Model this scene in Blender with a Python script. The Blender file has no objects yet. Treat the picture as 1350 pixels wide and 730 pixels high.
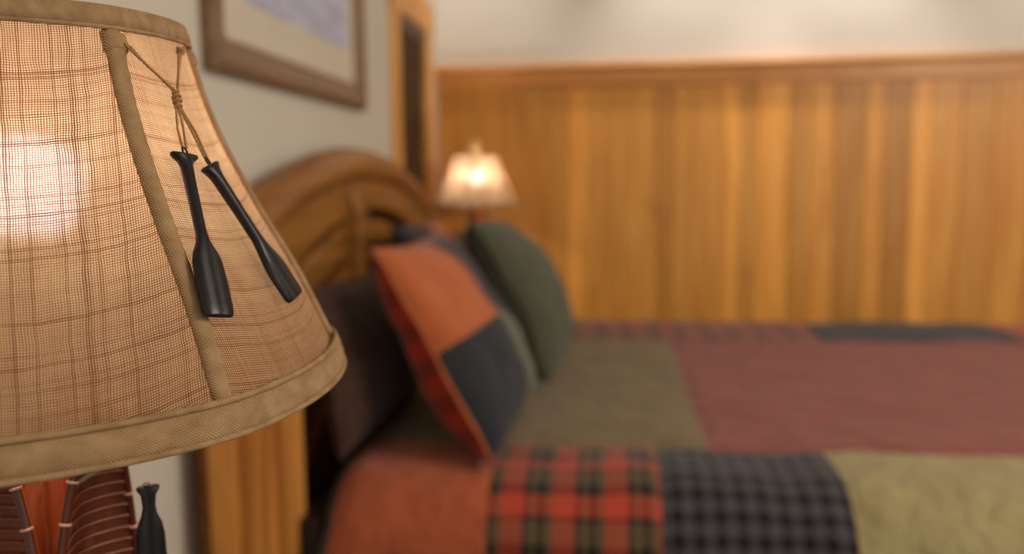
import bpy, bmesh, math, random
from mathutils import Vector, Matrix, noise
random.seed(7)
PI = math.pi
H = 1.18                      # height of the camera above the floor
C = bpy.context.scene.collection
SC = bpy.context.scene

# ------------------------------------------------------------------ camera
def cam_basis(pitch, yaw, roll):
    p, y, r = map(math.radians, (pitch, yaw, roll))
    fwd = Vector((-math.sin(y)*math.cos(p), math.cos(y)*math.cos(p), -math.sin(p)))
    right = fwd.cross(Vector((0, 0, 1))).normalized()
    up = right.cross(fwd)
    R = math.cos(r)*right - math.sin(r)*up
    U = math.sin(r)*right + math.cos(r)*up
    return R, U, fwd
R_, U_, F_ = cam_basis(6.45, 6.4, 0.65)
cd = bpy.data.cameras.new('camera')
cam = bpy.data.objects.new('camera', cd); C.objects.link(cam)
cam.matrix_world = Matrix(((R_.x, U_.x, -F_.x, 0), (R_.y, U_.y, -F_.y, 0), (R_.z, U_.z, -F_.z, H), (0, 0, 0, 1)))
cd.sensor_width = 36; cd.lens = 1150*36/1350
cd.clip_start = 0.01
cd.dof.use_dof = True; cd.dof.focus_distance = 0.405; cd.dof.aperture_fstop = 4.2
SC.camera = cam

# ------------------------------------------------------------------ light
SC.view_settings.view_transform = 'Standard'; SC.view_settings.look = 'None'
SC.view_settings.gamma = 1; SC.view_settings.use_curve_mapping = False
SC.view_settings.exposure = 0.2
w = bpy.data.worlds.new('world'); SC.world = w; w.use_nodes = True
w.node_tree.nodes['Background'].inputs[0].default_value = (1.0, 0.92, 0.83, 1)
w.node_tree.nodes['Background'].inputs[1].default_value = 0.55
SC.cycles.max_bounces = 8
SC.cycles.transparent_max_bounces = 24
SC.cycles.sample_clamp_indirect = 6
SC.cycles.caustics_reflective = False; SC.cycles.caustics_refractive = False

def light(name, kind, loc, power, col, size=0.3, target=None, **k):
    d = bpy.data.lights.new(name, kind); d.energy = power; d.color = col
    if kind == 'AREA': d.size = size
    elif kind in ('POINT', 'SPOT'): d.shadow_soft_size = size
    for a, b in k.items(): setattr(d, a, b)
    o = bpy.data.objects.new(name, d); C.objects.link(o); o.location = loc
    if target is not None:
        o.rotation_euler = (Vector(target)-Vector(loc)).to_track_quat('-Z', 'Y').to_euler()
    return o
WARM = (1.0, 0.86, 0.70)
light('wall_fill_area', 'AREA', (2.5, .5, 2.45), 64, (1.0, .91, .80), 1.3, (-.4, 2.6, 1.25))  # added fill light, aimed from the side to brighten the walls
for x, e in ((-0.53, 19), (0.33, 38), (0.97, 42), (1.75, 14)):
    light('ceiling_spot', 'SPOT', (x, 3.52, 2.66), e, (1.0, 0.94, 0.88), 0.04, (x, 3.74, 1.7),
          spot_size=math.radians(66), spot_blend=0.9)

# ------------------------------------------------------------------ materials
def lin(c):
    c /= 255.0
    return c/12.92 if c <= 0.04045 else ((c+0.055)/1.055)**2.4
def rgb(r, g, b): return (lin(r), lin(g), lin(b), 1)

class NT:
    def __init__(s, name):
        s.m = bpy.data.materials.new(name); s.m.use_nodes = True
        s.t = s.m.node_tree; s.b = s.t.nodes['Principled BSDF']; s.out = s.t.nodes['Material Output']
    def n(s, typ, **k):
        x = s.t.nodes.new(typ)
        for a, b in k.items(): setattr(x, a, b)
        return x
    def put(s, sock, v):
        if hasattr(v, 'is_output') or isinstance(v, bpy.types.NodeSocket): s.t.links.new(v, sock)
        else: sock.default_value = v
    def math(s, op, a, b=None, c=None, clamp=False):
        x = s.n('ShaderNodeMath', operation=op); x.use_clamp = clamp
        for i, v in enumerate((a, b, c)):
            if v is not None: s.put(x.inputs[i], v)
        return x.outputs[0]
    def mix(s, f, a, b, blend='MIX'):
        x = s.n('ShaderNodeMix', data_type='RGBA', blend_type=blend)
        s.put(x.inputs['Factor'], f); s.put(x.inputs['A'], a); s.put(x.inputs['B'], b)
        return [o for o in x.outputs if o.type == 'RGBA'][0]
    def coord(s, kind='Object'):
        return s.n('ShaderNodeTexCoord').outputs[kind]
    def mapping(s, v, scale=(1, 1, 1), rot=(0, 0, 0), loc=(0, 0, 0)):
        x = s.n('ShaderNodeMapping'); s.put(x.inputs[0], v)
        x.inputs['Scale'].default_value = scale; x.inputs['Rotation'].default_value = rot; x.inputs['Location'].default_value = loc
        return x.outputs[0]
    def noise(s, v, scale, detail=3, rough=.5, dist=0):
        x = s.n('ShaderNodeTexNoise'); s.put(x.inputs['Vector'], v)
        x.inputs['Scale'].default_value = scale; x.inputs['Detail'].default_value = detail
        x.inputs['Roughness'].default_value = rough; x.inputs['Distortion'].default_value = dist
        return x.outputs['Fac']
    def ramp(s, f, stops, interp='LINEAR'):
        x = s.n('ShaderNodeValToRGB'); x.color_ramp.interpolation = interp
        e = x.color_ramp.elements
        while len(e) > 1: e.remove(e[-1])
        e[0].position = stops[0][0]; e[0].color = stops[0][1]
        for p, c in stops[1:]:
            k = e.new(p); k.color = c
        s.put(x.inputs[0], f); return x.outputs[0]
    def bump(s, h, strength=.3, dist=.002):
        x = s.n('ShaderNodeBump'); s.put(x.inputs['Height'], h)
        x.inputs['Strength'].default_value = strength; x.inputs['Distance'].default_value = dist
        s.t.links.new(x.outputs[0], s.b.inputs['Normal'])
    def base(s, v): s.put(s.b.inputs['Base Color'], v)
    def set(s, rough=.5, metal=0, spec=None, sheen=None):
        s.b.inputs['Roughness'].default_value = rough; s.b.inputs['Metallic'].default_value = metal
        if spec is not None: s.b.inputs['Specular IOR Level'].default_value = spec
        if sheen is not None: s.b.inputs['Sheen Weight'].default_value = sheen
        return s.m

def mat_noise(name, c1, c2, scale=8, rough=.7, bump=0, mscale=(1, 1, 1), spec=.3, dist=.002, sheen=None):
    m = NT(name); co = m.mapping(m.coord(), mscale)
    f = m.noise(co, scale, 4)
    m.base(m.ramp(f, [(.3, c1), (.7, c2)]))
    if bump: m.bump(m.noise(co, scale*4, 3), bump, dist)
    return m.set(rough, 0, spec, sheen)

def wood(name, c1, c2, c3, axis='z', rough=.4, scale=1.0, knots=True, attr=False):
    m = NT(name); st = {'z': (9, 9, .8), 'y': (14, .9, 14), 'x': (.9, 14, 14)}[axis]
    co = m.mapping(m.coord(), tuple(v*scale for v in st))
    if attr:
        a0 = m.n('ShaderNodeAttribute', attribute_name='tone'); vm = m.n('ShaderNodeVectorMath', operation='MULTIPLY_ADD')
        m.put(vm.inputs[0], a0.outputs['Vector']); vm.inputs[1].default_value = (90, 60, 70); m.put(vm.inputs[2], co); co = vm.outputs[0]
    g = m.noise(co, 1.6, 5, .6, 1.2)
    col = m.ramp(g, [(.28, c1), (.5, c2), (.72, c3)])
    if knots:
        big = m.noise(m.mapping(m.coord(), tuple(v*scale for v in {'z': (6, 6, 2.2), 'y': (6, 2.2, 6), 'x': (2.2, 6, 6)}[axis]), loc=(3, 1, 2)), 1.3, 2)
        col = m.mix(m.ramp(big, [(.62, (0, 0, 0, 1)), (.88, (.7, .7, .7, 1))]), col, tuple(v*.45 for v in c1[:3])+(1,))
    if attr:
        a = m.n('ShaderNodeAttribute', attribute_name='tone')
        col = m.mix(1.0, col, a.outputs['Color'], 'MULTIPLY')
    m.base(col); m.bump(g, .15, .002)
    return m.set(rough, 0, .35)

def flat(name, c, rough=.5, metal=0, spec=.5):
    m = NT(name); f = m.noise(m.coord(), 30, 2)
    m.base(m.mix(f, tuple(v*.88 for v in c[:3])+(1,), tuple(min(1, v*1.1) for v in c[:3])+(1,)))
    return m.set(rough, metal, spec)

M = {}
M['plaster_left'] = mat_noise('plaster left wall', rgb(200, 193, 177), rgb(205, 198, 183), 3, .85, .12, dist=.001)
M['plaster'] = mat_noise('plaster', rgb(214, 206, 193), rgb(219, 211, 199), 3, .8, .1, dist=.001)
M['ceiling'] = mat_noise('ceiling paint', rgb(225, 220, 208), rgb(230, 225, 214), 3, .9, .1)
M['carpet'] = mat_noise('carpet', rgb(105, 88, 68), rgb(130, 110, 86), 60, 1, .4)
M['panel'] = wood('honey pine panelling', rgb(190, 124, 50), rgb(206, 142, 63), rgb(218, 158, 78), 'z', .38, attr=True)
M['rail'] = wood('honey pine rail', rgb(180, 112, 50), rgb(205, 142, 74), rgb(222, 164, 94), 'x', .38)
M['casing'] = wood('pine casing', rgb(200, 136, 66), rgb(220, 160, 88), rgb(230, 178, 108), 'z', .55)
M['headboard'] = wood('shaded headboard pine', rgb(104, 62, 24), rgb(140, 90, 36), rgb(162, 110, 50), 'y', .42)  # headboard front is in shade; the darker tone is put into the colour
M['headpost'] = wood('lamplit post pine', rgb(176, 104, 40), rgb(208, 138, 62), rgb(224, 160, 84), 'z', .42)  # post side catches the lamp; its brighter tone is put into the colour
M['darkwood'] = wood('dark stained wood', rgb(34, 18, 12), rgb(46, 26, 16), rgb(60, 34, 22), 'y', .5)
M['frame'] = wood('picture frame wood', rgb(100, 74, 50), rgb(120, 90, 62), rgb(138, 106, 76), 'y', .4, knots=False)
M['frame_lip'] = flat('frame lip', rgb(152, 124, 94), .35)
M['mat'] = mat_noise('mat board', rgb(200, 190, 168), rgb(206, 196, 176), 5, .9)
M['slat'] = wood('blind slat wood', rgb(58, 42, 30), rgb(72, 54, 38), rgb(84, 64, 48), 'y', .45, knots=False)
M['night'] = flat('night glass', rgb(12, 14, 18), .08)
M['brown_fabric'] = mat_noise('brown sham', rgb(58, 36, 28), rgb(78, 52, 42), 40, .9, .3, sheen=.1)
M['twine'] = None

def fabric(name, c1, c2, quilted=False, scale=220, rough=.95):
    m = NT(name); uv = m.coord('UV')
    f = m.noise(uv, 9, 4, .6); g = m.noise(uv, scale, 2)
    ff = m.math('ADD', m.math('MULTIPLY', f, .6), m.math('MULTIPLY', g, .4))
    m.base(m.ramp(ff, [(.35, c1), (.65, c2)]))
    m.bump(m.math('ADD', m.math('MULTIPLY', m.noise(uv, 26, 3), 1.2), m.math('MULTIPLY', g, .25)), .9, .012)
    return m.set(rough, 0, .15, .15)
def plaid(name, pu, pv, seq_u, seq_v, rough=.95):
    m = NT(name); sp = m.n('ShaderNodeSeparateXYZ'); m.put(sp.inputs[0], m.coord('UV'))
    u = m.math('FRACT', m.math('DIVIDE', sp.outputs[0], pu)); v = m.math('FRACT', m.math('DIVIDE', sp.outputs[1], pv))
    col = m.mix(.5, m.ramp(u, seq_u, 'CONSTANT'), m.ramp(v, seq_v, 'CONSTANT'))
    g = m.noise(m.coord('UV'), 240, 2); n2 = m.noise(m.coord('UV'), 14, 3)
    col = m.mix(m.math('MULTIPLY', g, .35), col, (0.02, 0.015, 0.012, 1))
    m.base(col); m.bump(m.math('ADD', n2, m.math('MULTIPLY', g, .2)), .5, .005)
    return m.set(rough, 0, .15, .15)
RED, BLK, OLV, CHAR = rgb(196, 76, 54), rgb(22, 20, 24), rgb(104, 86, 60), rgb(80, 75, 80)
M['q_orange'] = fabric('orange quilt cloth', rgb(156, 76, 46), rgb(176, 92, 60))
M['q_red'] = fabric('red quilt cloth', rgb(130, 68, 58), rgb(148, 82, 72))
M['q_olive'] = fabric('olive quilt cloth', rgb(112, 94, 62), rgb(130, 112, 76))
M['q_green'] = fabric('moss quilt cloth', rgb(146, 132, 92), rgb(168, 154, 110))
M['q_navy'] = fabric('navy quilt cloth', rgb(44, 44, 52), rgb(58, 58, 66))
M['q_brown'] = fabric('brown quilt cloth', rgb(96, 70, 50), rgb(110, 82, 60))
M['q_plaid'] = plaid('red and black plaid', .086, .112,
    [(0, RED), (.36, BLK), (.48, OLV), (.62, BLK), (.78, OLV), (.92, RED)],
    [(0, RED), (.30, BLK), (.52, OLV), (.86, BLK), (.94, RED)])
M['q_check'] = plaid('grey and black check', .034, .040,
    [(0, BLK), (.5, CHAR)], [(0, BLK), (.45, CHAR)])
M['q_rose'] = plaid('rose and brown plaid', .085, .085,
    [(0, rgb(160, 84, 66)), (.5, rgb(70, 50, 44)), (.8, rgb(120, 90, 62))],
    [(0, rgb(160, 84, 66)), (.55, rgb(70, 50, 44)), (.85, rgb(120, 90, 62))])
M['q_navyplaid'] = plaid('navy plaid', .06, .06, [(0, rgb(40, 40, 50)), (.6, rgb(84, 64, 62))], [(0, rgb(40, 40, 50)), (.6, rgb(72, 60, 60))])
M['q_redplaid'] = plaid('dark red plaid', .07, .07, [(0, rgb(168, 50, 28)), (.6, rgb(40, 16, 14))], [(0, rgb(150, 44, 26)), (.5, rgb(52, 20, 16))])
M['p_orange'] = fabric('orange pillow cloth', rgb(168, 88, 50), rgb(188, 104, 62))
M['p_navy'] = fabric('charcoal pillow cloth', rgb(40, 42, 46), rgb(52, 54, 58))
M['p_grey'] = fabric('grey green pillow cloth', rgb(92, 96, 78), rgb(108, 112, 94))
M['p_green'] = fabric('green pillow cloth', rgb(72, 74, 58), rgb(90, 91, 73))

def burlap_shade():
    m = NT('burlap weave'); uv = m.coord('UV'); P = .00114
    wob = m.n('ShaderNodeTexNoise'); m.put(wob.inputs['Vector'], uv); wob.inputs['Scale'].default_value = 55; wob.inputs['Detail'].default_value = 2
    sw = m.n('ShaderNodeSeparateXYZ'); m.put(sw.inputs[0], wob.outputs['Color'])
    sp = m.n('ShaderNodeSeparateXYZ'); m.put(sp.inputs[0], uv)
    masks = []; rnds = []
    for i in (0, 1):
        c = m.math('ADD', m.math('DIVIDE', sp.outputs[i], P), m.math('MULTIPLY', sw.outputs[i], 2.2))
        fl = m.math('FLOOR', c); fr = m.math('FRACT', c)
        wn = m.n('ShaderNodeTexWhiteNoise', noise_dimensions='1D'); m.put(wn.inputs['W'], m.math('ADD', fl, 31.7*i))
        rnds.append(wn.outputs['Value'])
        # slow change of the thread width along its length
        var = m.noise(m.mapping(uv, ((20, 160, 1), (160, 20, 1))[1-i]), 1.0, 2)
        lim = m.math('SUBTRACT', m.math('SUBTRACT', .375, m.math('MULTIPLY', var, .22)), m.math('MULTIPLY', m.math('POWER', wn.outputs['Value'], 12.0), .12))
        d = m.math('ABSOLUTE', m.math('SUBTRACT', fr, .5))           # 0 mid hole .. .5 mid thread
        masks.append(m.math('MULTIPLY', m.math('SUBTRACT', d, lim), 14, clamp=True))
    thread = m.math('MAXIMUM', masks[0], masks[1])
    rr = m.math('SUBTRACT', 1.0, m.math('POWER', m.math('MAXIMUM', m.math('MULTIPLY', masks[0], rnds[0]), m.math('MULTIPLY', masks[1], rnds[1])), 2.5))
    fibre = m.noise(uv, 1500, 2)
    patch = m.noise(uv, 60, 3)
    tone = m.math('ADD', m.math('MULTIPLY', rr, .42), m.math('ADD', m.math('MULTIPLY', fibre, .4), m.math('MULTIPLY', patch, .4)))
    col = m.ramp(tone, [(.45, rgb(92, 58, 30)), (.8, rgb(132, 94, 56)), (1.0, rgb(158, 120, 78))])
    tcol = m.ramp(tone, [(.45, rgb(170, 90, 42)), (1.0, rgb(212, 142, 84))])
    dif = m.n('ShaderNodeBsdfDiffuse'); m.put(dif.inputs[0], col)
    tra = m.n('ShaderNodeBsdfTranslucent'); m.put(tra.inputs[0], tcol)
    mx = m.n('ShaderNodeMixShader'); mx.inputs[0].default_value = .24
    m.t.links.new(dif.outputs[0], mx.inputs[1]); m.t.links.new(tra.outputs[0], mx.inputs[2])
    tp = m.n('ShaderNodeBsdfTransparent'); tp.inputs[0].default_value = (1, .97, .93, 1)
    mo = m.n('ShaderNodeMixShader'); m.put(mo.inputs[0], thread)
    m.t.links.new(tp.outputs[0], mo.inputs[1]); m.t.links.new(mx.outputs[0], mo.inputs[2])
    m.t.links.new(mo.outputs[0], m.out.inputs['Surface']); m.t.nodes.remove(m.b)
    return m.m
M['burlap'] = burlap_shade()
def liner():
    m = NT('shade liner'); f = m.noise(m.coord('UV'), 40, 3)
    tra = m.n('ShaderNodeBsdfTranslucent'); m.put(tra.inputs[0], m.mix(f, (.90, .64, .37, 1), (.95, .74, .48, 1)))
    dif = m.n('ShaderNodeBsdfDiffuse'); m.put(dif.inputs[0], (.30, .20, .11, 1))
    tp = m.n('ShaderNodeBsdfRefraction'); tp.inputs['Roughness'].default_value = .46; tp.inputs['IOR'].default_value = 1.22; tp.inputs['Color'].default_value = (.84, .89, 1, 1)
    a = m.n('ShaderNodeMixShader'); a.inputs[0].default_value = .44
    m.t.links.new(dif.outputs[0], a.inputs[1]); m.t.links.new(tra.outputs[0], a.inputs[2])
    c = m.n('ShaderNodeMixShader'); c.inputs[0].default_value = .026
    m.t.links.new(a.outputs[0], c.inputs[1]); m.t.links.new(tp.outputs[0], c.inputs[2])
    m.t.links.new(c.outputs[0], m.out.inputs['Surface']); m.t.nodes.remove(m.b)
    return m.m
M['liner'] = liner()
def burlap_trim():
    m = NT('burlap trim'); uv = m.mapping(m.coord('UV'), (1, 1, 1), (0, 0, PI/4))
    sp = m.n('ShaderNodeSeparateXYZ'); m.put(sp.inputs[0], uv); P = .00098
    h = None
    for i in (0, 1):
        fr = m.math('FRACT', m.math('ADD', m.math('DIVIDE', sp.outputs[i], P), m.math('MULTIPLY', m.noise(uv, 150, 2), 1.2)))
        d = m.math('MULTIPLY', m.math('ABSOLUTE', m.math('SUBTRACT', fr, .5)), 2)
        h = d if h is None else m.math('MAXIMUM', h, d)
    f = m.noise(uv, 90, 3)
    t = m.math('ADD', m.math('MULTIPLY', h, .6), m.math('MULTIPLY', f, .5))
    m.base(m.ramp(t, [(.38, rgb(104, 74, 44)), (.62, rgb(158, 124, 86)), (.95, rgb(190, 160, 122))]))
    m.bump(h, .5, .0005)
    return m.set(.95, 0, .1)
M['trim'] = burlap_trim()
def twine_mat():
    m = NT('twine'); w = m.n('ShaderNodeTexWave', bands_direction='DIAGONAL'); m.put(w.inputs['Vector'], m.coord('Object'))
    w.inputs['Scale'].default_value = 500; w.inputs['Distortion'].default_value = 2
    m.base(m.ramp(w.outputs['Fac'], [(.2, rgb(130, 94, 58)), (.8, rgb(190, 150, 104))])); m.bump(w.outputs['Fac'], .6, .0003)
    return m.set(.95, 0, .1)
M['twine'] = twine_mat()
def black_paint():
    m = NT('black painted wood'); w = m.n('ShaderNodeTexWave', bands_direction='X'); m.put(w.inputs['Vector'], m.mapping(m.coord('UV'), (1, .14, 1)))
    w.inputs['Scale'].default_value = 55; w.inputs['Distortion'].default_value = 5.5; w.inputs['Detail'].default_value = 1.5; w.inputs['Detail Scale'].default_value = 150
    m.base(m.mix(m.noise(m.coord('UV'), 900, 3), rgb(10, 9, 11), rgb(24, 22, 25)))
    m.bump(m.ramp(w.outputs['Fac'], [(0, (0, 0, 0, 1)), (.18, (1, 1, 1, 1))]), .8, .0008)
    return m.set(.36, 0, .45)
M['black'] = black_paint()
M['wire'] = flat('dark wire', rgb(70, 56, 46), .3, 1)
def bark():
    m = NT('canoe bark'); co = m.mapping(m.coord(), (90, 90, 8))
    f = m.noise(co, 1.5, 5, .6, 1)
    m.base(m.ramp(f, [(.3, rgb(196, 92, 44)), (.55, rgb(224, 128, 72)), (.75, rgb(238, 178, 136))]))
    m.bump(f, .4, .001); return m.set(.4, 0, .4)
M['bark'] = bark()
M['canoe_in'] = wood('canoe inside', rgb(70, 30, 18), rgb(96, 46, 28), rgb(124, 66, 42), 'z', .4, 4, knots=False)
M['gunwale'] = flat('canoe gunwale', rgb(84, 36, 22), .3)
M['lash'] = flat('lashing', rgb(206, 158, 128), .3)
M['rib'] = flat('canoe rib', rgb(124, 66, 44), .3)
M['thwart'] = flat('thwart', rgb(132, 112, 98), .4)
M['brass'] = flat('aged brass', rgb(170, 130, 80), .3, 1)
M['finial'] = flat('finial wood', rgb(204, 168, 116), .5)
def emis(name, col, strength):
    m = NT(name); m.base(rgb(240, 240, 240)); m.put(m.b.inputs['Emission Color'], col)
    m.b.inputs['Emission Strength'].default_value = strength; return m.m
M['bulb'] = emis('bulb', (1.0, .93, .87, 1), 46)
M['bulb_far'] = emis('far bulb', (1.0, .90, .80, 1), 120)
M['bulb_neck'] = flat('bulb neck', rgb(225, 222, 215), .5)
def print_mat():
    m = NT('mountain lake print'); uv = m.coord('UV')
    n1 = m.noise(m.mapping(uv, (3, 8, 1)), 1.2, 4, .6, .6)
    sky = m.ramp(n1, [(.3, rgb(150, 152, 178)), (.55, rgb(172, 174, 200)), (.75, rgb(206, 206, 222))])
    sp = m.n('ShaderNodeSeparateXYZ'); m.put(sp.inputs[0], uv)
    ridge = m.math('ADD', m.math('MULTIPLY', m.noise(m.mapping(uv, (7, 0, 1)), 1, 4), .5), .55)
    k = m.math('GREATER_THAN', sp.outputs[1], ridge)
    m.base(m.mix(m.math('MULTIPLY', k, .8), sky, rgb(96, 108, 116)))
    return m.set(.25, 0, .4)
M['print'] = print_mat()

# ------------------------------------------------------------------ mesh helpers
class MB:
    def __init__(s): s.v = []; s.f = []; s.mi = []; s.uv = {}; s.sm = []
    def add(s, verts, faces, mi=0, uvs=None, smooth=True):
        o = len(s.v); s.v += [tuple(v) for v in verts]
        for k, f in enumerate(faces):
            s.f.append([i+o for i in f]); s.mi.append(mi if isinstance(mi, int) else mi[k]); s.sm.append(smooth)
            if uvs is not None: s.uv[len(s.f)-1] = [uvs[i] for i in f]
    def box(s, x0, x1, y0, y1, z0, z1, mi=0):
        s.add([(x, y, z) for z in (z0, z1) for y in (y0, y1) for x in (x0, x1)],
              [(0, 2, 3, 1), (4, 5, 7, 6), (0, 1, 5, 4), (2, 6, 7, 3), (0, 4, 6, 2), (1, 3, 7, 5)], mi, smooth=False)
    def grid(s, fn, nu, nv, mi=0, closeu=False, uvfn=None, mfn=None):
        V = []; UV = []
        for j in range(nv+1):
            for i in range(nu+1):
                V.append(fn(i/nu, j/nv)); UV.append(uvfn(i/nu, j/nv) if uvfn else (i/nu, j/nv))
        Fc = []; mi2 = []
        for j in range(nv):
            for i in range(nu):
                a = j*(nu+1)+i; Fc.append((a, a+1, a+nu+2, a+nu+1))
                mi2.append(mfn((i+.5)/nu, (j+.5)/nv) if mfn else mi)
        s.add(V, Fc, mi2, UV)
    def tube(s, pts, r, n=8, mi=0, closed=False, twist=0):
        pts = [Vector(p) for p in pts]; N = len(pts); rs = r if hasattr(r, '__len__') else [r]*N
        V = []; UV = []; up = None; L = 0
        for i, p in enumerate(pts):
            a = pts[(i-1) % N] if (closed or i > 0) else p; b = pts[(i+1) % N] if (closed or i < N-1) else p
            t = (b-a).normalized()
            if up is None: up = Vector((0, 0, 1)) if abs(t.z) < .9 else Vector((1, 0, 0))
            x = up.cross(t).normalized(); up = t.cross(x)
            if i: L += (p-pts[i-1]).length
            for k in range(n):
                ang = 2*PI*k/n+twist*i
                V.append(p+(x*math.cos(ang)+up*math.sin(ang))*rs[i]); UV.append((k/n*2*PI*rs[i], L))
        Fc = []
        for i in range(N if closed else N-1):
            for k in range(n):
                a = i*n+k; b = i*n+(k+1) % n; c = ((i+1) % N)*n+(k+1) % n; d = ((i+1) % N)*n+k
                Fc.append((a, b, c, d))
        if not closed:
            Fc.append(tuple(range(n))[::-1]); Fc.append(tuple(range((N-1)*n, N*n)))
        s.add(V, Fc, mi, UV)
    def lathe(s, prof, c=(0, 0, 0), n=32, mi=0):
        V = []; 
        for r, z in prof:
            for k in range(n): V.append((c[0]+r*math.cos(2*PI*k/n), c[1]+r*math.sin(2*PI*k/n), c[2]+z))
        Fc = [(i*n+k, i*n+(k+1) % n, (i+1)*n+(k+1) % n, (i+1)*n+k) for i in range(len(prof)-1) for k in range(n)]
        Fc.append(tuple(range(n))[::-1]); Fc.append(tuple(range((len(prof)-1)*n, len(prof)*n)))
        s.add(V, Fc, mi)
    def prism(s, poly, fn, mi=0):
        """poly of 2D points; fn(p,side) -> 3D; side 0/1"""
        n = len(poly); V = [fn(p, 0) for p in poly]+[fn(p, 1) for p in poly]
        s.add(V, [tuple(range(n))[::-1], tuple(range(n, 2*n))]+[(i, (i+1) % n, n+(i+1) % n, n+i) for i in range(n)], mi, smooth=False)
    def build(s, name, mats, parent=None, bevel=0, weld=False):
        me = bpy.data.meshes.new(name); me.from_pydata(s.v, [], s.f)
        if not isinstance(mats, (list, tuple)): mats = [mats]
        for m in mats: me.materials.append(m)
        me.polygons.foreach_set('material_index', s.mi); me.polygons.foreach_set('use_smooth', s.sm)
        if s.uv:
            u = me.uv_layers.new(name='UVMap')
            for p in me.polygons:
                q = s.uv.get(p.index)
                if q:
                    for li, c in zip(p.loop_indices, q): u.data[li].uv = c
        me.update()
        bm = bmesh.new(); bm.from_mesh(me)
        if weld: bmesh.ops.remove_doubles(bm, verts=bm.verts, dist=1e-5)
        bmesh.ops.recalc_face_normals(bm, faces=bm.faces); bm.to_mesh(me); bm.free()
        o = bpy.data.objects.new(name, me); C.objects.link(o)
        if parent is not None:
            o.parent = parent
            if parent.type == 'EMPTY': o.matrix_parent_inverse = Matrix.Translation(-Vector(parent.location))
        if bevel:
            b = o.modifiers.new('bevel', 'BEVEL'); b.width = bevel; b.segments = 3; b.limit_method = 'ANGLE'
        return o
def empty(name, loc, label, cat, group=None):
    o = bpy.data.objects.new(name, None); C.objects.link(o); o.location = loc
    o.empty_display_size = .05
    return tag(o, label, cat, group)
def tag(o, label, cat, group=None):
    o['label'] = label; o['category'] = cat
    if group: o['group'] = group
    return o
def struct(o): o['kind'] = 'structure'; return o

# ------------------------------------------------------------------ room
XL, YF, ZC = -.743, 3.8, 2.72
b = MB(); b.box(XL-.15, 4.2, -1.6, YF+.15, -.1, 0); struct(b.build('floor', M['carpet']))
b = MB(); b.box(XL-.15, 4.2, -1.6, YF+.15, ZC, ZC+.1); struct(b.build('ceiling', M['ceiling']))
# left wall with the window opening
WY0, WY1, WZ0, WZ1 = 3.07, 3.54, H-.25, H+.60
b = MB()
b.box(XL-.15, XL, -1.6, WY0, 0, ZC); b.box(XL-.15, XL, WY1, YF, 0, ZC)
b.box(XL-.15, XL, WY0, WY1, 0, WZ0); b.box(XL-.15, XL, WY0, WY1, WZ1, ZC)
struct(b.build('wall_left', M['plaster_left']))
b = MB(); b.box(XL-.15, 4.2, YF, YF+.15, 0, ZC); struct(b.build('wall_back', M['plaster']))
# pine wainscot: boards of mixed widths and tones, shallow grooves between
ZR = H+.478
edges = [(-.743, 0), (-.545, .86), (-.47, .96), (-.37, .90), (-.18, .92), (-.085, 1.18), (.06, 1.02), (.20, 1.05), (.27, .88),
         (.35, 1.0), (.475, 1.04), (.55, 1.22), (.615, 1.0), (.745, 1.25), (.83, .95), (.93, 1.1), (1.05, .86), (1.13, 1.12),
         (1.235, .84), (1.31, 1.28), (1.43, 1.08), (1.56, 1.0), (1.70, 1.08), (1.86, .95), (2.02, 1.1), (2.2, .9), (2.4, 1.05)]
x = 2.4
while x < 4.1:
    x += random.uniform(.09, .18); edges.append((x, random.uniform(.85, 1.15)))
b = MB(); tones = []
for (x0, _), (x1, t) in zip(edges[:-1], edges[1:]):
    b.box(x0+.0007, x1-.0007, YF-.019, YF, .10, ZR-.02); tones.append(t)
o = b.build('trim_1', M['panel'], bevel=.003); struct(o)
at = o.data.color_attributes.new('tone', 'FLOAT_COLOR', 'CORNER')
for p in o.data.polygons:
    t = 1+(tones[p.index//6]-1.0)*1.35
    for li in p.loop_indices: at.data[li].color = (t, t*(.97+.03*t), t*.98, 1)
b = MB(); b.box(XL, 4.15, YF-.032, YF-.019, ZR-.095, ZR-.02)
b.prism([(0, 0), (-.055, 0), (-.06, .006), (-.055, .018), (-.045, .024), (0, .024)], lambda p, s: ((XL, 4.15)[s], YF+p[0], ZR-.022+p[1]))
struct(b.build('trim_2', M['rail'], bevel=.002))
b = MB(); b.box(XL, 4.15, YF-.035, YF, 0, .12); struct(b.build('baseboard_back', M['rail'], bevel=.004))
b = MB(); b.box(XL, XL+.015, -1.6, YF-.04, 0, .12); struct(b.build('baseboard_left', M['rail'], bevel=.004))

# window in the left wall
we = bpy.data.objects.new('window_1', None); C.objects.link(we); we.location = (XL, (WY0+WY1)/2, WZ0); struct(we)
b = MB()
b.box(XL-.13, XL+.014, WY0-.10, WY0+.004, WZ0-.02, WZ1+.02)
b.box(XL-.13, XL+.014, WY1-.004, WY1+.10, WZ0-.02, WZ1+.02)
b.box(XL, XL+.018, WY0-.12, WY1+.12, WZ1-.01, WZ1+.11)
b.box(XL-.13, XL, WY0, WY1, WZ1-.012, WZ1+.002)
b.build('window_frame', M['casing'], we, bevel=.004)
b = MB(); b.box(XL-.13, XL+.06, WY0-.13, WY1+.13, WZ0-.045, WZ0-.02); b.box(XL, XL+.02, WY0-.10, WY1+.10, WZ0-.13, WZ0-.045)
b.build('window_sill', M['casing'], we, bevel=.004)
b = MB(); b.box(XL-.125, XL-.118, WY0, WY1, WZ0, WZ1); b.build('pane', M['night'], we)
bl = empty('window_blind', (XL-.05, (WY0+WY1)/2, WZ0), 'dark wooden slatted blind filling the pine framed window beside the far wall', 'window blind')
b = MB(); z = WZ0+.05; n = 0
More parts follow.
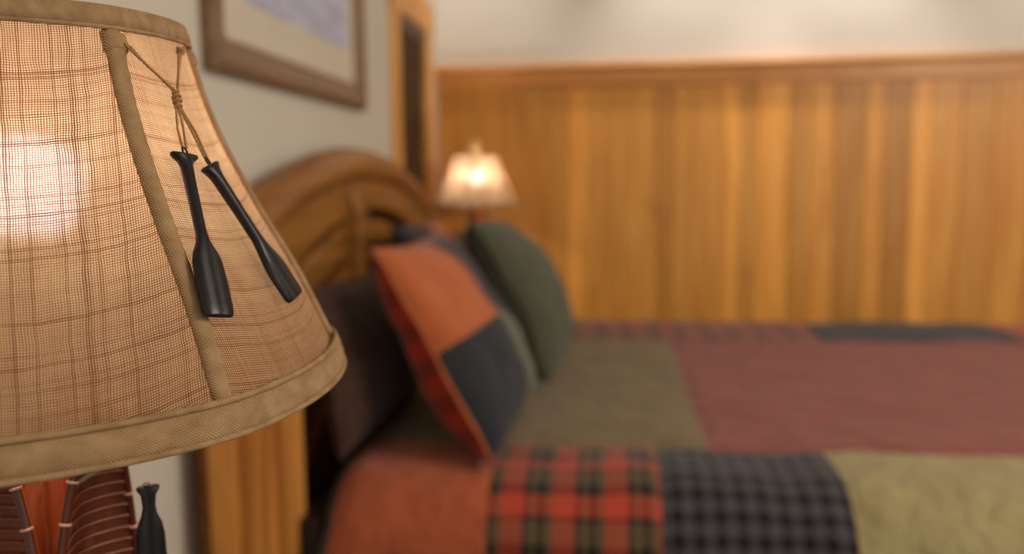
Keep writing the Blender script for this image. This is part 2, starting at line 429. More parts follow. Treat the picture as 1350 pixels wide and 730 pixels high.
while z < WZ1-.05:
    b.add([(XL-.022+dx, y, z+dz+e) for y in (WY0+.02, WY1-.02) for dx, dz in ((0, -.016), (.034, .016)) for e in (0, .003)],
          [(0, 2, 3, 1), (4, 5, 7, 6), (0, 1, 5, 4), (2, 6, 7, 3), (0, 4, 6, 2), (1, 3, 7, 5)], smooth=False)
    z += .036; n += 1
b.build('slats', M['slat'], bl)
b = MB(); b.box(XL-.05, XL+.010, WY0+.015, WY1-.015, WZ1-.06, WZ1-.013); b.build('headrail', M['slat'], bl, bevel=.003)
b = MB(); b.box(XL-.022, XL+.010, WY0+.02, WY1-.02, WZ0+.008, WZ0+.03); b.build('bottom_rail', M['slat'], bl, bevel=.003)
for y in (WY0+.1, WY1-.1):
    b = MB(); b.tube([(XL+.0125, y, WZ0+.02), (XL+.0125, y, WZ1-.03)], .0015, 6); b.build('lift_cord', M['twine'], bl)

# framed picture on the left wall
PY0, PY1, PZ0, PZ1 = 1.558, 2.576, H+.205, H+.205+.82
FW = .072
pe = empty('framed_picture', (XL, (PY0+PY1)/2, PZ0), 'brown wood framed print of pale blue water with cream mat on left wall', 'picture')
def frame_ring(b, y0, y1, z0, z1, prof, mi=0):
    """mitred moulding; prof = list of (inset, height off wall)"""
    def ring(i, h): return [(XL+h, y0+i, z0+i), (XL+h, y1-i, z0+i), (XL+h, y1-i, z1-i), (XL+h, y0+i, z1-i)]
    V = sum((ring(i, h) for i, h in prof), [])
    Fc = [(k*4+j, k*4+(j+1) % 4, (k+1)*4+(j+1) % 4, (k+1)*4+j) for k in range(len(prof)-1) for j in range(4)]
    b.add(V, Fc, mi, smooth=False)
b = MB(); frame_ring(b, PY0, PY1, PZ0, PZ1, [(0, .001), (0, .022), (.004, .028), (.02, .031), (.036, .024), (.05, .021), (FW-.012, .017), (FW-.012, .006)])
b.build('frame', M['frame'], pe, bevel=.0015)
b = MB(); frame_ring(b, PY0+FW-.012, PY1-FW+.012, PZ0+FW-.012, PZ1-FW+.012, [(0, .006), (0, .0185), (.004, .020), (.010, .015), (.012, .006)])
b.build('inner_lip', M['frame_lip'], pe)
b = MB(); b.box(XL+.001, XL+.008, PY0+FW-.008, PY1-FW+.008, PZ0+FW-.008, PZ1-FW+.008); b.build('mat_board', M['mat'], pe)
MW = .115
b = MB(); y0, y1, z0, z1 = PY0+FW+MW, PY1-FW-.045, PZ0+FW+.085, PZ1-FW-.085
b.add([(XL+.0092, y0, z0), (XL+.0092, y1, z0), (XL+.0092, y1, z1), (XL+.0092, y0, z1), (XL+.0078, y0, z0), (XL+.0078, y1, z0), (XL+.0078, y1, z1), (XL+.0078, y0, z1)],
      [(0, 1, 2, 3), (4, 7, 6, 5), (0, 4, 5, 1), (1, 5, 6, 2), (2, 6, 7, 3), (3, 7, 4, 0)], 0, [(0, 0), (1, 0), (1, 1), (0, 1)]*2, smooth=False)
b.build('print', M['print'], pe)

# ------------------------------------------------------------------ bed
BZ = H-.5                        # top of the quilt
HY0, HY1, HYC = 1.38, 3.22, 2.30
bed = empty('bed', (-.1, HYC, 0), 'large pine bed with arched headboard against the left wall', 'bed')
def arch(y, off=0): return H+.085-.22*(y-HYC)**2-off
# headboard: two thick end posts, an arched top roll, curved boards and upright stiles
def head_profile(z, top):        # X of the front face: lower part stands forward, rolls back to the wall at the top
    k = max(0, min(1, (z-(top-.30))/.30)); return -.545-.10*k*k
# curved arch roll
NA = 48
b = MB()
def roll(u, v):
    y = HY0+.0+(HY1-HY0)*u; a = 2*PI*v; top = arch(y)
    rx, rz = .042, .050
    s = math.sin(a); c = math.cos(a)
    return (-.675+.008*math.cos(2*a)+rx*c, y, top-rz+rz*s)
b.grid(roll, NA, 20)
for yy, sgn in ((HY0, 1), (HY1, -1)):
    ring = [roll((yy-HY0)/(HY1-HY0), k/20) for k in range(20)]; b.add(ring, [tuple(range(20))])
b.build('top_roll', M['headboard'], bed, weld=True)
# arched boards, each step set a little behind the one above
STEP = [(.085, .165, -.640, -.700), (.190, .262, -.650, -.705), (.287, .36, -.640, -.705), (.385, .47, -.648, -.705), (.495, .62, -.645, -.705)]
def arch2(y, k): # concentric curves get tighter lower down
    return arch(HYC)-(.22+.10*k)*(y-HYC)**2
for k, (o0, o1, xf, xb) in enumerate(STEP):
    b = MB(); y0, y1 = HY0+.05, HY1-.05
    n = 36; V = []
    for i in range(n+1):
        y = y0+(y1-y0)*i/n; zt = arch2(y, k)-o0; zb_ = max(arch2(y, k+.8)-o1, .40)
        zt = max(zt, zb_+.002)
        V += [(xf, y, zt-.008), (xf-.008, y, zt), (xb, y, zt), (xb, y, zb_), (xf-.008, y, zb_), (xf, y, zb_+.008)]
    Fc = [(i*6+j, i*6+(j+1) % 6, (i+1)*6+(j+1) % 6, (i+1)*6+j) for i in range(n) for j in range(6)]
    Fc += [tuple(range(6)), tuple(range(n*6, n*6+6))[::-1]]
    b.add(V, Fc, smooth=False); b.build('arched_board', M['headboard'], bed)
b = MB(); b.box(-.728, -.703, HY0+.05, HY1-.05, .35, H-.16); b.build('back_panel', M['headboard'], bed)
for yc in (HYC-.17,):
    b = MB(); V = []; n = 10; wd = .034
    b.prism([(-.705, .45), (-.612, .45), (-.612, arch(yc)-.16), (-.63, arch(yc)-.10), (-.66, arch(yc)-.075), (-.705, arch(yc)-.075)],
            lambda p, s: (p[0], yc+(-wd, wd)[s], p[1])); b.build('stile', M['headboard'], bed, bevel=.006)
# end posts with a fluted outer face
for y0, y1, sg in ((HY0, HY0+.05, -1), (HY1-.05, HY1, 1)):
    b = MB(); yo = y0 if sg < 0 else y1
    # plan profile: outer face has three broad flutes
    plan = []; xs = [-.682+.152*i/30 for i in range(31)]
    for xx in xs:
        q = (xx+.682)/.152; dpt = .007*max(0, math.cos((q-.36)*PI/.13)) if abs(q-.36) < .065 else 0
        dpt += .010*max(0, math.cos((q-.80)*PI/.16)) if abs(q-.80) < .08 else 0
        plan.append((xx, yo-sg*(dpt)+0))
    yi = y1 if sg < 0 else y0
    plan += [(-.530, yi), (-.682, yi)]
    top = H-.150
    b.prism(plan, lambda p, s: (p[0], p[1], (0, top)[s]))
    b.build('post', M['headpost'], bed)
# side rails, foot and legs (dark, in the shadow of the quilt)
for y0 in (HY0+.03, HY1-.06):
    b = MB(); b.box(-.53, 1.40, y0, y0+.03, .14, .36); b.build('side_rail', M['darkwood'], bed, bevel=.004)
b = MB(); b.box(1.36, 1.40, HY0+.06, HY1-.06, .14, .36); b.build('foot_rail', M['darkwood'], bed, bevel=.004)
for y0 in (HY0+.03, HY1-.10):
    b = MB(); b.lathe([(.028, 0), (.035, .02), (.03, .07), (.04, .14)], (1.34, y0+.035, 0), 16); b.build('leg', M['darkwood'], bed)
b = MB(); b.box(-.528, -.494, HY0+.012, HY1-.012, .14, .60); b.build('head_rail_shade', M['darkwood'], bed)  # rail made tall and dark to stand in for shade at the bed head
b = MB(); b.box(-.480, 1.36, HY0+.085, HY1-.12, .20, .40); o = b.build('box_spring', M['darkwood'], bed, bevel=.02)
b = MB(); b.box(-.475, 1.40, HY0+.085, HY1-.115, .402, BZ-.025); o = b.build('mattress', M['q_navy'], bevel=.04)
tag(o, 'dark mattress under the patchwork quilt', 'mattress')

# ------------------------------------------------------------------ quilt
QX0, QXE = -.492, 1.40; QY0, QY1 = 1.475, 3.03; QR = .135; DROP = .34
def fall(d):
    if d <= 0: return 0, 0
    if d < QR*PI/2: return QR*math.sin(d/QR), QR*(1-math.cos(d/QR))
    e = d-QR*PI/2; return QR+.06*e, QR+.998*e
def quilt_pt(a, bb):
    # a: metres along the bed from the head, bb: metres across measured from the near top edge (negative = near drop)
    x = a; dz = 0; y = bb+QY0
    # head side: small rolled end
    ox, dx = fall(a-QXE) if a > QXE else (0, 0)
    x = min(a, QXE)+ox
    oy, dy = (0, 0)
    if bb < 0:
        oy, dy = fall(-bb); y = QY0-oy*(1+.02*math.sin(a*9))-dy*.03*math.sin(a*14+1)
    elif bb > QY1-QY0:
        oy, dy = fall(bb-(QY1-QY0)); y = QY1+oy
    z = BZ-max(dx, 0)-dy
    if dx and dy: z = BZ-max(dx, dy)-.3*min(dx, dy)
    hd = max(0, (QX0+.06-a)/.06)      # rolled-over head edge
    z -= .035*hd**2
    if bb < .02: z -= .055*max(0, 1-(a-QX0)/.10)**2*max(0, min(1, (.02-bb)/.12))*1.2
    n = noise.noise(Vector((a*5, bb*5, 0)))*.006+noise.noise(Vector((a*15, bb*15, 3)))*.0045
    if bb < 0 and -bb > QR: return Vector((x, y-n*1.5, z))
    return Vector((x, y, z+n))
patch_cols = []
def patch(a, bb):
    y = bb+QY0
    if a < QX0+.022: return 8
    if y < 1.605:
        if bb < -.36: pass
        if a < -.20: return 0
        if a < .085: return 1
        if a < .388: return 2
        if a < .98: return 3
        return 0
    if y < 2.715:
        if a < .185: return 4
        if a < 1.245: return 5
        return 0
    if a < -.25: return 8
    if a < .655: return 6
    if a < 1.255: return 7
    return 0
A = [QX0+.011*i for i in range(int((QXE+QR*PI/2+DROP-QX0)/.011)+1)]
Bv = [-(QR*PI/2+DROP)+.011*i for i in range(int((QY1-QY0+2*(QR*PI/2+DROP))/.011)+1)]
# snap grid lines on the seams
for s in (-.20, .085, .388, .98, .185, 1.245, .655, 1.255, QX0+.022):
    k = min(range(len(A)), key=lambda i: abs(A[i]-s)); A[k] = s
for s in (1.605-QY0, 2.715-QY0):
    k = min(range(len(Bv)), key=lambda i: abs(Bv[i]-s)); Bv[k] = s
b = MB(); V = []; UV = []
SEAM_A = {0: (-.20, .085, .388, .98), 1: (.185, 1.245), 2: (.655, 1.255)}
for bb in Bv:
    y = bb+QY0; row = 0 if y < 1.605 else (1 if y < 2.715 else 2)
    for a in A:
        p = quilt_pt(a, bb)
        d = min([abs(a-s) for s in SEAM_A[row]]+[abs(y-1.605), abs(y-2.715)])
        p.z -= .005*math.exp(-(d/.012)**2)
        V.append(p); UV.append((a, bb))
na = len(A); Fc = []; mi = []
for j in range(len(Bv)-1):
    for i in range(na-1):
        q = j*na+i; Fc.append((q, q+1, q+na+1, q+na)); mi.append(patch((A[i]+A[i+1])/2, (Bv[j]+Bv[j+1])/2))
b.add(V, Fc, mi, UV)
q = b.build('patchwork_quilt', [M[k] for k in ('q_orange', 'q_plaid', 'q_check', 'q_green', 'q_olive', 'q_red', 'q_rose', 'q_navy', 'q_navyplaid')])
sm = q.modifiers.new('thick', 'SOLIDIFY'); sm.thickness = .010; sm.offset = -1
tag(q, 'patchwork quilt of orange, red, olive and plaid blocks spread over the bed', 'quilt')

# ------------------------------------------------------------------ pillows
def pillow(name, loc, up, nrm, wd, ht, th, mats, pf, pb, label, group=None, seed=0, pinch=.07, sag=0, cat='pillow'):
    """loc = middle of the bottom edge; up = direction of the height; nrm = front"""
    up = Vector(up).normalized(); nrm = Vector(nrm); nrm = (nrm-up*nrm.dot(up)).normalized(); side = up.cross(nrm).normalized()
    N = 36
    def P(u, v, s):
        U = 2*u-1; W = 2*v-1
        e = max(0, (1-abs(U)**2.6)*(1-abs(W)**2.6))
        t = th/2*e**.46*(1-.12*W)
        # gentle folds that run in from the corners
        t *= 1+.10*noise.noise(Vector((U*1.6, W*1.6, seed)))+.05*noise.noise(Vector((U*5, W*5, seed+4)))
        x = wd/2*U*(1-pinch*(1-W*W)); y = ht/2*(1+W*(1-pinch*(1-U*U)))
        off = -sag*math.sin(PI*v)+.010*noise.noise(Vector((U*2, W*2, seed+9)))
        return Vector(loc)+side*x+up*y+nrm*(s*t+off)
    b = MB()
    for s, pfn in ((1, pf), (-1, pb)):
        b.grid(lambda u, v: P(u, v, s), N, N, uvfn=lambda u, v: (u*wd, v*ht), mfn=pfn)
    # piped edge all round
    o = b.build(name, mats, weld=True)
    tag(o, label, cat, group)
    loop = [P(i/N, 0, 0) for i in range(N)]+[P(1, i/N, 0) for i in range(N)]+[P(1-i/N, 1, 0) for i in range(N)]+[P(0, 1-i/N, 0) for i in range(N)]
    c = MB(); c.tube(loop, .004, 6, closed=True); po = c.build('piping', mats[0], None); po.parent = o
    return o
PT = [M['p_orange'], M['p_navy'], M['p_grey'], M['q_navyplaid'], M['q_redplaid']]
# u runs along +side; near edge first
pillow('patchwork_pillow', (-.190, 1.675, BZ+.014), (-.48, .02, .88), (.88, -.03, .48), .49, .42, .17, PT,
       lambda u, v: (0 if v > .5 else 1) if u < .5 else (3 if v > .5 else 2), lambda u, v: 4,
       'patchwork pillow with a large orange block above a charcoal block, nearest on the bed', 'patchwork pillows', 1)
pillow('patchwork_pillow', (-.38, 2.38, BZ+.016), (-.40, .0, .92), (.92, .0, .40), .50, .40, .15, [PT[1], PT[0], PT[3]],
       lambda u, v: (1 if v > .45 and u > .5 else 2), lambda u, v: 0,
       'dark plaid pillow mostly hidden behind the green pillow, an orange corner showing', 'patchwork pillows', 2)
pillow('green_pillow', (-.150, 2.22, BZ+.018), (-.44, .02, .9), (.9, .06, .44), .47, .42, .20, [M['p_green']],
       lambda u, v: 0, lambda u, v: 0, 'plain dark green pillow leaning beside the orange patchwork pillow', 'pillow', 3, sag=-.02)
pillow('brown_pillow', (-.468, 1.735, BZ+.012), (-.13, 0, .96), (.96, 0, .13), .58, .30, .12, [M['brown_fabric']],
       lambda u, v: 0, lambda u, v: 0, 'dark brown pillow standing against the near side of the headboard', 'brown bed pillows', 5)
pillow('brown_pillow', (-.468, 2.92, BZ+.014), (-.13, 0, .96), (.96, 0, .13), .44, .31, .11, [M['brown_fabric']],
       lambda u, v: 0, lambda u, v: 0, 'dark brown pillow at far side of headboard behind the dark plaid pillow', 'brown bed pillows', 6)

# ------------------------------------------------------------------ nightstands
NZ = H-.572
def nightstand(loc, label, wx, wy):
    e = empty('nightstand', (loc[0], loc[1], 0), label, 'nightstand', 'nightstands beside the bed')
    x0, x1, y0, y1 = loc[0]-wx/2, loc[0]+wx/2, loc[1]-wy/2, loc[1]+wy/2
    b = MB(); b.box(x0-.015, x1+.015, y0-.015, y1+.015, NZ-.03, NZ); b.build('top', M['darkwood'], e, bevel=.006)
    b = MB(); b.box(x0, x1, y0, y1, .12, NZ-.03); b.build('body', M['darkwood'], e, bevel=.004)
    for z0, z1 in ((.15, .32), (.34, NZ-.05)):
        b = MB(); b.box(x1, x1+.016, y0+.02, y1-.02, z0, z1); d = b.build('drawer', M['darkwood'], e, bevel=.004)
        b = MB(); b.lathe([(.012, 0), (.016, .01), (.008, .02), (.001, .021)], (0, 0, 0), 16)
        k = b.build('knob', M['brass']); k.parent = d; k.rotation_euler = (0, PI/2, 0); k.location = (x1+.016, loc[1], (z0+z1)/2)
    for sx in (x0+.03, x1-.03):
        for sy in (y0+.03, y1-.03):
            b = MB(); b.lathe([(.016, 0), (.026, .12)], (sx, sy, 0), 12); b.build('leg', M['darkwood'], e)
nightstand((-.48, .48), 'dark wooden nightstand carrying the near burlap shaded lamp', .46, .50)
nightstand((-.50, 3.50), 'dark wooden nightstand carrying the far glowing lamp', .40, .44)

# ------------------------------------------------------------------ lamps
KN = [(0, .088), (.25, .1007), (.5, .1208), (.75, .1448), (1.0, .165)]
def rad(t):
    t = max(-.05, min(1.06, t)); i = min(3, max(0, int(t*4))); f = t*4-i
    def g(k): 
        if k < 0: return 2*KN[0][1]-KN[1][1]
        if k > 4: return 2*KN[4][1]-KN[3][1]
        return KN[k][1]
    p0, p1, p2, p3 = g(i-1), g(i), g(i+1), g(i+2)
    return .5*((2*p1)+(-p0+p2)*f+(2*p0-5*p1+4*p2-p3)*f*f+(-p0+3*p1-3*p2+p3)*f**3)
R1 = 1.105; RIBS = [R1, 2.046]+[2.046+(2*PI-.941)/5*k for k in range(1, 5)]
ZS = 1.0
def shade_loc(phi, t, off=0, zs=1.0, extra=None):
    """point of the shade surface relative to the lamp axis at bulb height"""
    # slight scallop between ribs
    rr = sorted(RIBS); k = 0; ph = (phi-rr[0]) % (2*PI)
    r = rad(t)
    for a in range(6):
        w0 = (rr[a]-rr[0]); w1 = (rr[(a+1) % 6]-rr[0]) % (2*PI) or 2*PI
        if w0 <= ph <= w1:
            r *= 1-.022*math.sin(PI*(ph-w0)/(w1-w0)); break
    r += off; z = (.079-.1777*t+off*.4)*zs
    x = r*math.sin(phi); y = -r*math.cos(phi)
    return Vector((x+.0113*z, y-.0304*z, z-.0113*x+.0304*y))
def slant(t): return t*.1777*1.09

def canoe(parent, base, phi, L=.455):
    """upright canoe, open side facing away from the axis in direction phi"""
    ce = None
    dirv = Vector((math.sin(phi), -math.cos(phi), 0)); sd = Vector((math.cos(phi), math.sin(phi), 0)); up = Vector((0, 0, 1))
    base = Vector(base); W = .0345
    def hw(s): return W*max(0, 1-abs(s)**3)**.8
    def gun(s, side):   # gunwale point
        return base+up*(L/2*(1+s))+dirv*(.0235+.011*abs(s)**3)+sd*side*max(hw(s), .0012)
    def hull(u, v, inset=0):
        s = (2*u-1)*.995; a = PI*v; wv = max(hw(s)-inset, .0008); dp = (.0145-inset)*(1-abs(s)**3.5)+.001
        return base+up*(L/2*(1+s))+dirv*(.0235+.011*abs(s)**3-dp*(1-abs(math.cos(a))**1.6))+sd*(-wv*math.cos(a))
    o = MB(); o.grid(lambda u, v: hull(u, v), 60, 16); 
    h = o.build('canoe', M['bark'], parent)
    i = MB(); i.grid(lambda u, v: hull(u, v, .0012), 60, 16); ins = i.build('inner_lining', M['canoe_in'], h)
    rb = MB(); zz = -.93
    while zz < .93:
        u = (zz+1)/2; pts = [hull(u+.004*math.sin(PI*k/12), k/12, .0020) for k in range(13)]
        rb.tube(pts, .0011, 6); zz += .034
    r_ = rb.build('ribs', M['rib'], h)
    for side in (-1, 1):
        g = MB(); pts = [gun(-.995+1.99*k/80, side) for k in range(81)]
        g.tube(pts, .0023, 8)
        for k in range(2, 79):
            if k % 4 == 0:
                p = pts[k]; t = (pts[k+1]-pts[k-1]).normalized()
                x = dirv.cross(t).normalized(); y = t.cross(x)
                g.tube([p+(x*math.cos(2*PI*j/10)+y*math.sin(2*PI*j/10))*.0026 for j in range(10)], .0009, 5, mi=1, closed=True)
        gg = g.build('gunwale', [M['gunwale'], M['lash']], h)
    for s in (-.3, .45, .80):
        t = MB(); t.tube([gun(s-.012, -1), gun(s+.012, 1)], .0016, 8)
        tt = t.build('thwart', M['thwart'], h)
    return h

def lamp(axis, label, zs=1.0, dz=0, bulb_mat=M['bulb']):
    global base_loc
    ax = Vector(axis); base_loc = Vector((ax.x, ax.y, NZ))
    e = empty('table_lamp', base_loc, label, 'lamp', 'canoe lamps on the nightstands')
    S = lambda phi, t, off=0: ax+Vector((0, 0, dz))+shade_loc(phi, t, off, zs)
    PM = Matrix.Translation(-base_loc)
    # shade cloth, panel by panel so that the threads run true in every panel
    b = MB(); rr = sorted(RIBS)+[sorted(RIBS)[0]+2*PI]
    for k in range(6):
        p0, p1 = rr[k], rr[k+1]; mid = (p0+p1)/2
        b.grid(lambda u, v: S(p0+(p1-p0)*u, v), 16, 24,
               uvfn=lambda u, v: (rad(v)*math.sin(p0+(p1-p0)*u-mid)*1.03+k*.37, slant(v)*zs+rad(v)*(1-math.cos(p0+(p1-p0)*u-mid))*.55))
    sh = b.build('lamp_shade', M['burlap'], e, weld=False)
    b = MB(); b.grid(lambda u, v: S(2*PI*u, v, -.0009), 96, 24); b.build('shade_liner', M['liner'], sh)
    # upright trims over the frame wires
    for ph in RIBS:
        b = MB(); n = 30; V = []; UV = []
        for i in range(n+1):
            t = -.01+1.02*i/n; c = S(ph, t); r = rad(t); hwid = .0051/r
            for j in range(7):
                q = -1+2*j/6; V.append(S(ph+.03*(1-1.5*t)+hwid*q, t, .0002+.0021*(1-q*q)**.5)); UV.append((q*.0051, slant(t)))
            for j in range(7):
                q = 1-2*j/6; V.append(S(ph+.03*(1-1.5*t)+hwid*q, t, -.0006)); UV.append((q*.0051, slant(t)))
        b.add(V, [(i*14+j, i*14+(j+1) % 14, (i+1)*14+(j+1) % 14, (i+1)*14+j) for i in range(n) for j in range(14)], 0, UV)
        o = b.build('rib_trim', M['trim'], sh); pass
        # little wrapped loop where the trim meets the top band
        b = MB(); b.grid(lambda u, v: S(ph+.028+(.0066/.089)*(2*u-1), .030+.055*v, .0030*max(0, 1-(2*v-1)**4)**.5*max(0, 1-(2*u-1)**6)**.5), 10, 8,
                         uvfn=lambda u, v: (u*.012, v*.01))
        o = b.build('rib_wrap', M['trim'], sh); pass
    def band(name, prof, smooth=True):
        """prof: list of (t, off, dz)"""
        b = MB(); n = 120; m = len(prof); V = []; UV = []; L = 0; Ls = [0]
        for j in range(1, m): L += math.hypot((prof[j][0]-prof[j-1][0])*.18, prof[j][1]-prof[j-1][1]); Ls.append(L)
        for i in range(n+1):
            ph = 2*PI*i/n
            for j, (t, off) in enumerate(prof):
                tt = min(t, 1.0) if t > 0 else t
                p = S(ph, tt, off)
                if t > 1: p = S(ph, 1.0, off); p.z -= (t-1)*.1777
                V.append(p); UV.append((ph*.13, Ls[j]))
        b.add(V, [(i*m+j, i*m+(j+1) % m, (i+1)*m+(j+1) % m, (i+1)*m+j) for i in range(n) for j in range(m)], 0, UV)
        o = b.build(name, M['trim'], sh); return o
    band('top_band', [(-.036, -.001), (-.040, .001), (-.034, .0030), (.0, .0032), (.018, .0026), (.021, .0010), (.014, -.001)])
    def cord(name, t, off, r, mat):
        b = MB(); pts = [S(2*PI*i/140, min(t, 1.0), off)-Vector((0, 0, max(0, t-1)*.1777)) for i in range(140)]
        b.tube(pts, r, 8, closed=True); o = b.build(name, mat, sh); pass
    cord('top_piping', .024, .0020, .0011, M['trim'])
    band('bottom_band', [(.985, -.001), (.985, .0012), (1.0, .0042), (1.05, .0066), (1.072, .0064), (1.080, .0045), (1.075, .001), (1.04, -.0005)])
    cord('bottom_piping', .984, .0028, .0017, M['trim'])
    cord('hem_piping', 1.078, .0064, .0016, M['trim'])
    # works
    b = MB(); bz = ax+Vector((0, 0, dz-.009))
    b.lathe([(.0005, .028), (.009, .0270), (.018, .0225), (.0245, .0150), (.0270, .006), (.0268, -.003), (.0245, -.012), (.0205, -.021), (.0185, -.025)][::-1], bz, 32)
    bu = b.build('bulb', bulb_mat, e)
    b = MB(); b.lathe([(.0130, -.050), (.0135, -.042), (.0160, -.032), (.0186, -.0252), (.0180, -.0246)], bz, 32); b.build('bulb_neck', M['bulb_neck'], bu)
    b = MB(); b.lathe([(.0145, -.118), (.0145, -.062), (.0135, -.058), (.0135, -.048)], bz, 24); b.build('socket', M['brass'], e)
    b = MB(); hp = [(.0145, -.085), (.040, -.06), (.054, -.02), (.054, .03), (.040, .065), (.018, .083), (.0, .088)]
    pts = [bz+Vector((x_, 0, z_)) for x_, z_ in hp]+[bz+Vector((-x_, 0, z_)) for x_, z_ in hp[::-1][1:]]
    b.tube(pts, .0016, 8); b.build('harp', M['brass'], e)
    b = MB()
    for k in range(3):
        ph = R1+2*PI*k/3; b.tube([bz+Vector((0, 0, .086)), S(ph, .0, -.001)], .0013, 8)
    b.tube([S(2*PI*i/48, 0, -.002) for i in range(48)], .0014, 8, closed=True); b.build('spider', M['brass'], e)
    b = MB(); b.lathe([(.007, .086), (.013, .092), (.009, .098), (.018, .108), (.0235, .122), (.021, .136), (.012, .148), (.005, .154), (.0005, .156)], bz, 24)
    b.build('finial', M['finial'], e)
    # base: a round foot and three upright canoes back to back
    b = MB(); b.lathe([(.078, 0), (.080, .006), (.076, .014), (.062, .020), (.045, .024), (.001, .025)], base_loc+Vector((.006, .004, 0)), 40); b.build('foot', M['darkwood'], e)
    b = MB(); b.lathe([(.0075, .02), (.0075, ax.z+dz-.125-NZ), (.006, ax.z+dz-.118-NZ), (.006, ax.z+dz-.10-NZ)], base_loc+Vector((.006, .004, 0)), 24); b.build('stem', M['bark'], e)
    for ph in (1.42, -.56, 3.57):
        canoe(e, (ax.x+.006, ax.y+.004, NZ+.020), ph, ax.z+dz-.115-NZ-.020)
    # black paddle leaning on the canoes
    return e, S

def paddle_mesh(stations, frame, thick_fn=None):
    """stations: (distance along, half width, half thickness, bend) ; frame(s, x, y)->Vector"""
    b = MB(); n = 14; V = []; UV = []
    for s, hw_, ht_ in stations:
        for k in range(n):
            a = 2*PI*k/n; cx = math.copysign(abs(math.cos(a))**.7, math.cos(a)); cy = math.copysign(abs(math.sin(a))**.7, math.sin(a))
            V.append(frame(s, hw_*cx, ht_*cy)); UV.append((hw_*cx, s))
    N = len(stations)
    b.add(V, [(i*n+k, i*n+(k+1) % n, (i+1)*n+(k+1) % n, (i+1)*n+k) for i in range(N-1) for k in range(n)]+[tuple(range(n))[::-1], tuple(range((N-1)*n, N*n))], 0, UV)
    return b
# near lamp
LA = Vector((-.3183, .4443, H))
lamp1, S1 = lamp(LA, 'large burlap shaded lamp with two black toy paddles hanging, at the left foreground')
lamp2, S2 = lamp(Vector((-.528, 3.45, H)), 'lit table lamp in the far corner behind the pillows, in front of the pine wall', 1.08, .008, M['bulb_far'])

# paddle on the base of the near lamp
def base_paddle(parent, ctr, tip_z):
    global base_loc
    base_loc = Vector((LA.x, LA.y, NZ))
    right = Vector((.81, .58, 0)); out = Vector((.58, -.81, 0))
    L = .112
    def fr(s, x, y): return Vector((ctr[0], ctr[1], tip_z-s))+right*x+out*y
    st = [(-.0008, .0048, .0012), (.0, .0062, .0024), (.0018, .0058, .0030), (.0045, .0040, .0032), (.011, .0034, .0032), (.016, .0042, .0034), (.021, .0064, .0036), (.028, .0076, .0036),
          (.06, .0085, .0036), (.09, .0086, .0034), (L-.006, .0082, .0032), (L-.001, .0074, .0024), (L, .006, .001)]
    b = paddle_mesh(st, fr); p = b.build('base_paddle', M['black'], parent)
    b = MB(); c0 = Vector((ctr[0], ctr[1], tip_z+.0005))+out*.001
    b.tube([c0+right*(.0022*math.cos(2*PI*k/14)-.0008)+Vector((0, 0, .0022*math.sin(2*PI*k/14))) for k in range(14)], .0006, 6, closed=True)
    o = b.build('screw_eye', M['thwart'], p)
base_paddle(lamp1, (-.2540, .4420), H-.1675)

# ------------------------------------------------------------------ hanging paddles and twine
def hang_paddle(pts, label, wid_dir_scale=1.0, tilt=0.0, grip=.0076, blade=.0086, sh=.0027, group='toy paddles hanging from the lamp shade'):
    """pts: (phi, t) of grip top, shaft mid, shoulder, blade end"""
    P_ = [S1(ph, t, .0062+.001*(tilt > .15)) for ph, t in pts]; a, e_ = P_[0], P_[3]
    # outward normal of the shade near the middle
    ph, t = pts[2]; du = S1(ph+.01, t)-S1(ph-.01, t); dv = S1(ph, t+.01)-S1(ph, t-.01)
    nr = dv.cross(du).normalized()
    if nr.dot(S1(ph, t)-LA) < 0: nr = -nr
    ax_ = (e_-a).normalized(); L = (e_-a).length
    nr = (nr-ax_*nr.dot(ax_)).normalized(); sd = ax_.cross(nr).normalized()
    nr2 = nr*math.cos(tilt)+sd*math.sin(tilt); sd = ax_.cross(nr2).normalized(); nr = nr2
    ls = (P_[2]-a).length/L
    def fr(s, x, y):
        bend = .0025*math.sin(PI*min(1, s/L))
        return a+ax_*s+sd*x+nr*(y-bend*0+.0)
    st = [(-.0006, grip*.82, .0012), (0, grip, .0024), (.0010, grip*.97, .0030), (.0022, grip*.80, .0030), (.0036, sh*1.5, .0030), (.0065, sh*1.05, .0030), (.012, sh*.95, .0030), (L*ls*.55, sh*.85, .0028),
          (L*ls*.92, sh*.9, .0026), (L*ls*1.02, sh*1.35, .0026), (L*ls*1.12, blade*.72, .0026), (L*ls*1.24, blade*.93, .0025), (L*.80, blade*1.0, .0024), (L*.97, blade*.98, .0022), (L*.995, blade*.86, .0018), (L, blade*.7, .0008)]
    fine = []
    for (s0, w0, t0), (s1, w1, t1) in zip(st[:-1], st[1:]):
        for k in range(4):
            q = k/4; fine.append((s0+(s1-s0)*q, w0+(w1-w0)*q, t0+(t1-t0)*q))
    fine.append(st[-1])
    e = empty('toy_paddle', a, label, 'paddle', group)
    b = paddle_mesh(fine, fr); b.build('paddle_body', M['black'], e)
    b = MB(); c0 = a-ax_*.0024+sd*(-.001)
    b.tube([c0+ax_*(.0021*math.cos(2*PI*k/16))+(sd*.9+nr*.3)*(.0019*math.sin(2*PI*k/16)) for k in range(16)], .00055, 6, closed=True)
    b.build('screw_eye', M['wire'], e)
    return c0-ax_*.0018
E1 = hang_paddle([(1.295, .372), (1.267, .487), (1.21, .601), (1.138, .789)], 'black toy paddle hanging in front on the shade, its broad grained blade facing out', tilt=0.10)
E2 = hang_paddle([(1.425, .405), (1.505, .52), (1.548, .631), (1.562, .800)], 'black toy paddle hanging nearest the right edge of the shade, seen narrow', grip=.0070, blade=.0082, sh=.0032, tilt=0.22)
tw = empty('twine_cord', S1(1.43, .2, .004), 'thin brown twine tied over the shade in a knot, holding two toy paddles', 'twine')
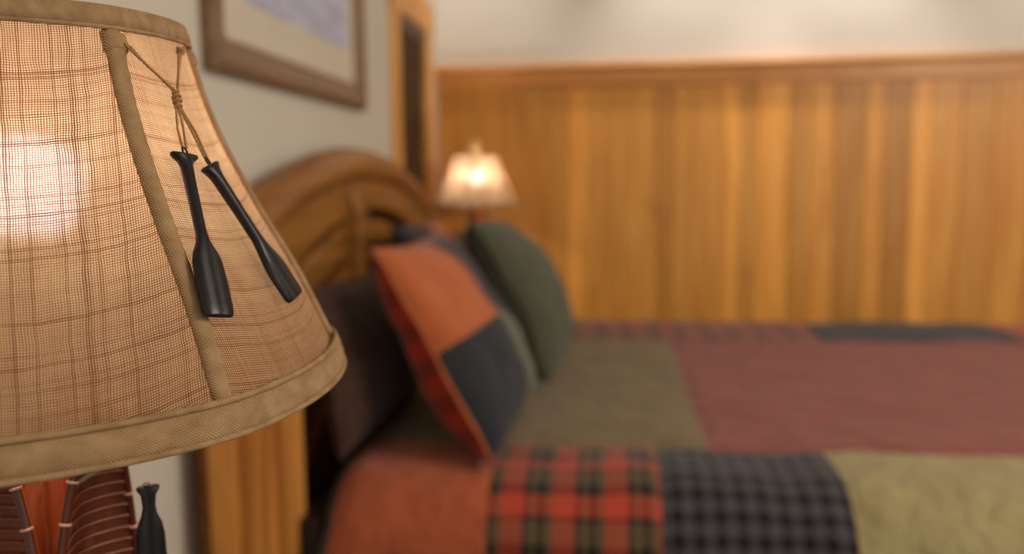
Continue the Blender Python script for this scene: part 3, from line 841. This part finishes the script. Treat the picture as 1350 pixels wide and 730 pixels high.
K0 = S1(1.440, .188, .0042); K1 = S1(1.418, .235, .0042)
def strand(name, pts, r=.00075):
    P_ = [Vector(p) for p in pts]; out = []
    for k in range(len(P_)-1):
        for j in range(8): out.append(P_[k].lerp(P_[k+1], j/8))
    out.append(P_[-1])
    b = MB(); b.tube(out, r, 7); b.build(name, M['twine'], tw)
strand('strand', [S1(1.165, .066, .0030), S1(1.30, .127, .0034), K0])
strand('strand', [S1(1.20, .068, .0028), S1(1.31, .125, .0026), K0+Vector((0, 0, -.001))], .0004)
strand('strand', [S1(1.665, .062, .0030), S1(1.55, .125, .0034), K0+Vector((.0006, .0006, 0))])
strand('strand', [S1(1.630, .066, .0030), S1(1.53, .13, .0040), K0+Vector((.0012, 0, -.001))], .0006)
tdir = Vector((.0009, .0008, 0))
strand('strand', [K1-tdir, K1.lerp(E1, .5)-tdir*1.6, E1-tdir*.6], .00065)
strand('strand', [K1, K1.lerp(E1, .5)+tdir*.8, E1+tdir*.8], .00065)
strand('strand', [K1+tdir*.5, K1.lerp(E2, .5)+tdir*.2, E2-tdir*.4], .00065)
strand('strand', [K1+tdir, K1.lerp(E2, .5)+tdir*1.6, E2+tdir*.6], .00065)
b = MB()
for k in range(4):
    c = K0.lerp(K1, (k+.2)/3.6); 
    r = .0017 if k in (1, 2) else .0013
    ring = []
    d = (K1-K0).normalized(); x_ = d.cross(Vector((1, 0, 0))).normalized(); y_ = d.cross(x_)
    for j in range(14):
        an = 2*PI*j/14; ring.append(c+x_*math.cos(an)*r*1.1+y_*math.sin(an)*r+d*.0006*math.sin(an))
    b.tube(ring, .00095, 7, closed=True)
b.tube([K0-d*.0006, K1+d*.0006], .0013, 8)
b.build('knot', M['twine'], tw)
b = MB()
for k in range(2):
    c = S1(1.668, .058, .0030); b.tube([c+Vector((.0015*math.cos(2*PI*j/12), .0012*math.sin(2*PI*j/12), (k-.5)*.0018+.0006*math.sin(4*PI*j/12))) for j in range(12)], .0010, 7, closed=True)
b.build('knot', M['twine'], tw)
